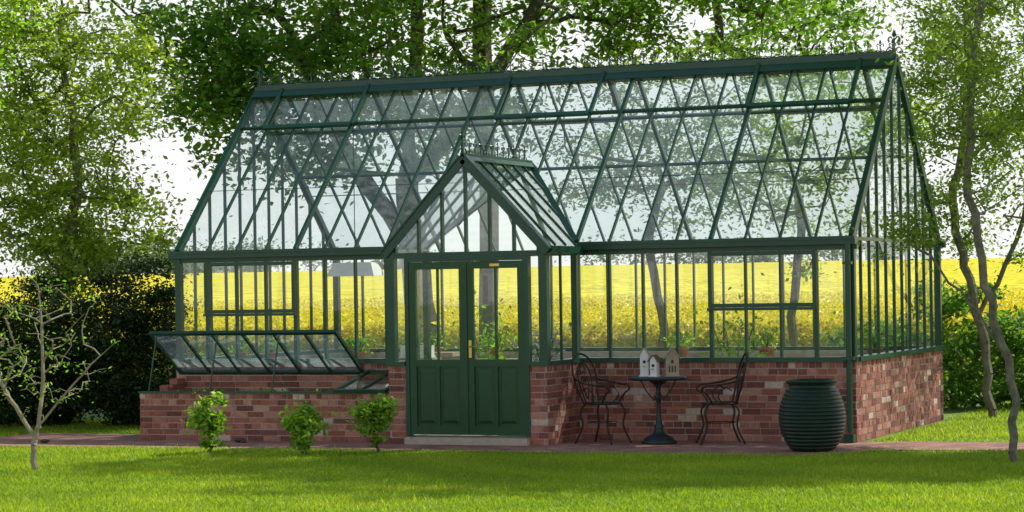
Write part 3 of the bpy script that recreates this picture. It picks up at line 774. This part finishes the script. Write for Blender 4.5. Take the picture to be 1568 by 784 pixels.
# ribbed urn
q = MB(); prof = [(0.001,0.0),(0.20,0.0)]
for i in range(0, 193):
    t = i/192; z = 0.01+t*0.66
    R_ = 0.205 + 0.145*math.sin(math.pi*(0.02+0.86*t)**0.9)**0.9 if 0 < t else 0.21
    rib = 0.011*abs(math.sin(math.pi*16*t))
    prof.append((R_+rib, z))
R_e = prof[-1][0]
prof += [(R_e-0.012,0.685),(R_e-0.015,0.71),(R_e+0.01,0.725),(R_e+0.02,0.745),(R_e+0.01,0.762),(R_e-0.02,0.76),(R_e-0.04,0.72),(R_e-0.03,0.5),(0.001,0.45)]
q.lathe(prof, (8.58,-1.42,0.007), 64); q.obj('ribbed_urn', M_pot, None, True)

q = MB()
for (x,y,r) in ((1.5,-1.2,0.07),(1.6,-1.28,0.04),(-0.9,-1.7,0.06)):
    pr = [(0.001,0)]+[(r*math.sin(a)*(0.9+0.2*random.random()), r*0.4*(1-math.cos(a))) for a in np.linspace(0.5,3.0,6)]+[(0.001,r*0.8)]
    q.lathe(pr, (x,y,0.007), 9)
q.obj('stones', M_soil, None)

# ------------------------------------------------------------ vegetation
make_tree('lime_tree', [[(-0.6,8.4,0),(-0.55,8.4,1.6),(-0.75,8.45,3.2),(-0.6,8.4,5),(-0.4,8.3,7),(-0.3,8.4,9)], [(-0.65,8.4,2.4),(-1.8,8.2,4.2),(-2.6,8.0,6.0)], [(-0.6,8.4,3.6),(0.6,8.8,5.2),(1.6,9.4,7.0)]],
          [((-1.0,8.2,7.5),(5.3,3.4,3.0),330), ((-3.2,6.4,5.3),(1.5,1.4,1.4),50), ((-1.2,7.6,4.5),(3.4,2.0,1.1),65), ((3.2,10.6,6.6),(2.8,2,1.3),75)],
          100, 0.125, 0.5, 0.24, M_bark, M_leafbig, 3)
make_tree('beech_tree', [[(-0.75,11.6,0),(-0.7,11.6,3),(-0.72,11.5,6),(-0.6,11.5,10)]],
          [((-0.75,11.5,8.8),(4.0,3,2.8),80), ((4.5,14.5,6.4),(2.5,2,1.4),40)], 95, 0.125, 0.5, 0.17, M_bark, M_leafbig, 4)
make_tree('apple_tree', [[(3.3,8.9,0),(3.35,8.9,1.4),(3.2,8.8,2.4),(3.4,9,3.4)]],
          [((3.3,8.9,4.0),(2.2,1.6,1.6),90)], 85, 0.08, 0.35, 0.07, M_bark, M_leafapple, 5)
make_tree('apple_tree', [[(5.3,9.7,0),(5.2,9.7,1.3),(5.4,9.6,2.4),(5.3,9.7,3.4)]],
          [((5.4,9.7,3.7),(2.3,1.6,1.8),90)], 85, 0.08, 0.35, 0.07, M_bark, M_leafapple, 6)
make_tree('hawthorn_tree', [[(-3.9,2.9,0),(-3.85,2.9,1.2),(-3.4,2.8,2.6),(-3.3,2.8,4.0),(-3.6,2.8,5.5)]],
          [((-3.95,2.8,4.4),(1.9,1.6,2.2),190), ((-3.2,3.0,2.6),(1.3,1.2,1.0),60)], 140, 0.08, 0.34, 0.09, M_barkgrey, M_leafpale, 8)
make_tree('maple_tree', [[(-3.9,0.3,0),(-3.9,0.3,2.5),(-3.7,0.2,4.5),(-3.5,0.2,6.0)]],
          [((-4.1,0.3,5.6),(1.2,1.2,1.5),80)], 150, 0.085, 0.36, 0.07, M_barkgrey, M_leafbright, 9)
make_tree('yew_bush', [[(-2.1,1.9,0),(-2.1,1.9,0.8)]],
          [((-1.8,1.8,1.15),(0.95,0.8,1.2),100), ((-3.3,1.5,1.0),(1.4,0.9,1.1),100), ((-5.0,1.2,0.9),(1.2,0.9,1.0),50), ((-3.0,1.9,0.5),(2.2,0.6,0.5),70)], 300, 0.055, 0.24, 0.06, M_bark, M_leafdark, 10)
make_tree('garden_shrub', [[(8.2,7.3,0),(8.2,7.3,0.6)]],
          [((8.2,7.3,0.7),(1.8,0.8,1.0),80), ((10.4,8.0,0.7),(1.6,0.8,0.9),60)], 200, 0.08, 0.26, 0.05, M_bark, M_leafbig, 12)
make_tree('hedge_shrub', [[(3,13.2,0),(3,13.2,0.3)]],
          [((-4,13.0,0.2),(5,0.4,0.45),110), ((4,13.0,0.2),(5,0.4,0.45),110)], 120, 0.07, 0.3, 0.04, M_bark, M_leafapple, 13)
make_tree('cherry_tree', [[(9.25,4.9,0),(9.15,4.9,1.0),(8.95,4.8,2.0),(8.8,4.7,2.8),(9.0,4.9,4.0),(9.0,4.8,5.4)], [(9.1,4.9,1.4),(9.7,4.9,2.6),(9.9,4.9,4.2)]],
          [((9.3,4.9,4.3),(1.4,1.2,2.4),150), ((8.4,1.5,7.7),(2.8,1.6,0.9),170)], 125, 0.062, 0.34, 0.06, M_barkgrey, M_leafapple, 14, twig_leaves=5000)  # second crown mass lies above the view, added to shade the lawn
make_tree('plum_tree', [[(11.0,-2.8,0),(10.95,-2.78,0.8),(10.72,-2.75,1.8),(10.55,-2.7,2.9),(10.6,-2.4,4.2),(10.7,-1.8,5.4)], [(10.9,-2.78,1.1),(10.4,-2.6,1.7),(10.0,-2.4,2.1),(9.6,-2.2,2.35)]],
          [((10.7,-2.5,3.7),(0.7,0.9,1.3),54), ((10.2,-1.2,6.7),(2.4,1.6,0.8),150), ((9.8,-2.4,2.3),(0.45,0.4,0.25),10)], 85, 0.055, 0.28, 0.042, M_barkgrey, M_leafapple, 15, tip=0.005, twig_leaves=2600)  # high middle crown is unseen, placed for its shadow on the lawn
make_tree('unseen_shade_tree', [[(14.6,3.6,0),(14.5,3.5,3),(14,3.4,6),(13.6,3.2,8)]],
          [((13.0,2.9,8.2),(3.8,2.1,1.6),230)], 280, 0.13, 0.55, 0.2, M_bark, M_leafbig, 16)  # added tree out of view; dense crown shades the lawn and right front
make_tree('fruit_sapling', [[(1.62,-5.66,0),(1.63,-5.66,0.32),(1.66,-5.64,0.5)], [(1.63,-5.66,0.35),(1.40,-5.74,0.75),(1.15,-5.84,1.2)], [(1.66,-5.64,0.45),(1.70,-5.6,1.1),(1.66,-5.6,1.9)], [(1.66,-5.64,0.45),(2.0,-5.5,0.9),(2.4,-5.36,1.3)]],
          [((1.65,-5.65,1.3),(0.9,0.6,0.75),120)], 6, 0.04, 0.10, 0.032, M_barkpale, M_leafbright, 17, tip=0.0035, up=2.5, jit=0.03, wob=0.06)
for i,(x,y,h,w) in enumerate(((2.17,-3.06,0.68,0.19),(3.40,-3.18,0.60,0.18),(4.05,-2.75,0.70,0.21))):
    make_tree('laurel_bush', [[(x,y,0),(x+0.01,y,0.12),(x,y,h*0.5)]], [((x,y,h*0.58),(w,w,h*0.42),32)], 34, 0.07, 0.09, 0.015, M_bark, M_leaflaurel, 20+i, tip=0.004)
q = MB(); q.box(10.93,11.03,-1.5,-1.4,0,1.05); q.obox((10.90,-1.53,1.05),(0.16,0,0),(0,0.16,0),(0,0,0.03)); q.obj('wooden_post', M_wood)

# ------------------------------------------------------------ light
w = bpy.data.worlds.new('World'); scene.world = w; w.use_nodes = True
nt = w.node_tree; bg = nt.nodes['Background']
sky = nt.nodes.new('ShaderNodeTexSky'); sky.sky_type = 'NISHITA'; sky.sun_disc = False
SEL = math.radians(46); SAZ = math.radians(36)
sky.sun_elevation = SEL; sky.sun_rotation = SAZ; sky.air_density = 1.0; sky.dust_density = 1.0; sky.ozone_density = 1.0
tc = nt.nodes.new('ShaderNodeTexCoord'); sx = nt.nodes.new('ShaderNodeSeparateXYZ'); nt.links.new(tc.outputs['Generated'], sx.inputs[0])
nz = nt.nodes.new('ShaderNodeTexNoise'); nz.inputs['Scale'].default_value = 3.0; nz.inputs['Detail'].default_value = 6
nt.links.new(tc.outputs['Generated'], nz.inputs['Vector'])
mr = nt.nodes.new('ShaderNodeMapRange'); mr.inputs['From Min'].default_value = 0.14; mr.inputs['From Max'].default_value = 0.6
mr.inputs['To Min'].default_value = 0.97; mr.inputs['To Max'].default_value = 0.08
nt.links.new(sx.outputs['Z'], mr.inputs['Value'])
mr2 = nt.nodes.new('ShaderNodeMapRange'); mr2.inputs['From Min'].default_value = 0.3; mr2.inputs['From Max'].default_value = 0.7
mr2.inputs['To Min'].default_value = 0.85; mr2.inputs['To Max'].default_value = 1.05
nt.links.new(nz.outputs['Fac'], mr2.inputs['Value'])
mu = nt.nodes.new('ShaderNodeMath'); mu.operation = 'MULTIPLY'; mu.use_clamp = True
nt.links.new(mr.outputs[0], mu.inputs[0]); nt.links.new(mr2.outputs[0], mu.inputs[1])
mx = nt.nodes.new('ShaderNodeMix'); mx.data_type = 'RGBA'
nt.links.new(mu.outputs[0], mx.inputs['Factor']); nt.links.new(sky.outputs[0], mx.inputs[6]); mx.inputs[7].default_value = (7.1, 7.2, 7.2, 1)
nt.links.new(mx.outputs[2], bg.inputs[0]); bg.inputs[1].default_value = 0.15
sd = bpy.data.lights.new('sun', 'SUN'); sd.energy = 5.0; sd.angle = math.radians(0.5); sd.color = (1.0, 0.96, 0.87)
so = bpy.data.objects.new('sun', sd); scene.collection.objects.link(so)
s = Vector((math.sin(SAZ)*math.cos(SEL), math.cos(SAZ)*math.cos(SEL), math.sin(SEL)))
so.rotation_euler = s.to_track_quat('Z', 'Y').to_euler()

# ------------------------------------------------------------ camera
cd = bpy.data.cameras.new('camera'); cam = bpy.data.objects.new('camera', cd); scene.collection.objects.link(cam)
cd.sensor_width = 36; cd.lens = 83.8; cd.shift_y = 0.0306; cd.clip_end = 5000
yaw = math.radians(22.6)
M = Matrix.Rotation(yaw, 4, 'Z') @ Matrix.Rotation(math.radians(90), 4, 'X') @ Matrix.Rotation(math.radians(-0.9), 4, 'Z')
M.translation = Vector((15.42, -26.13, 1.80)); cam.matrix_world = M
scene.camera = cam
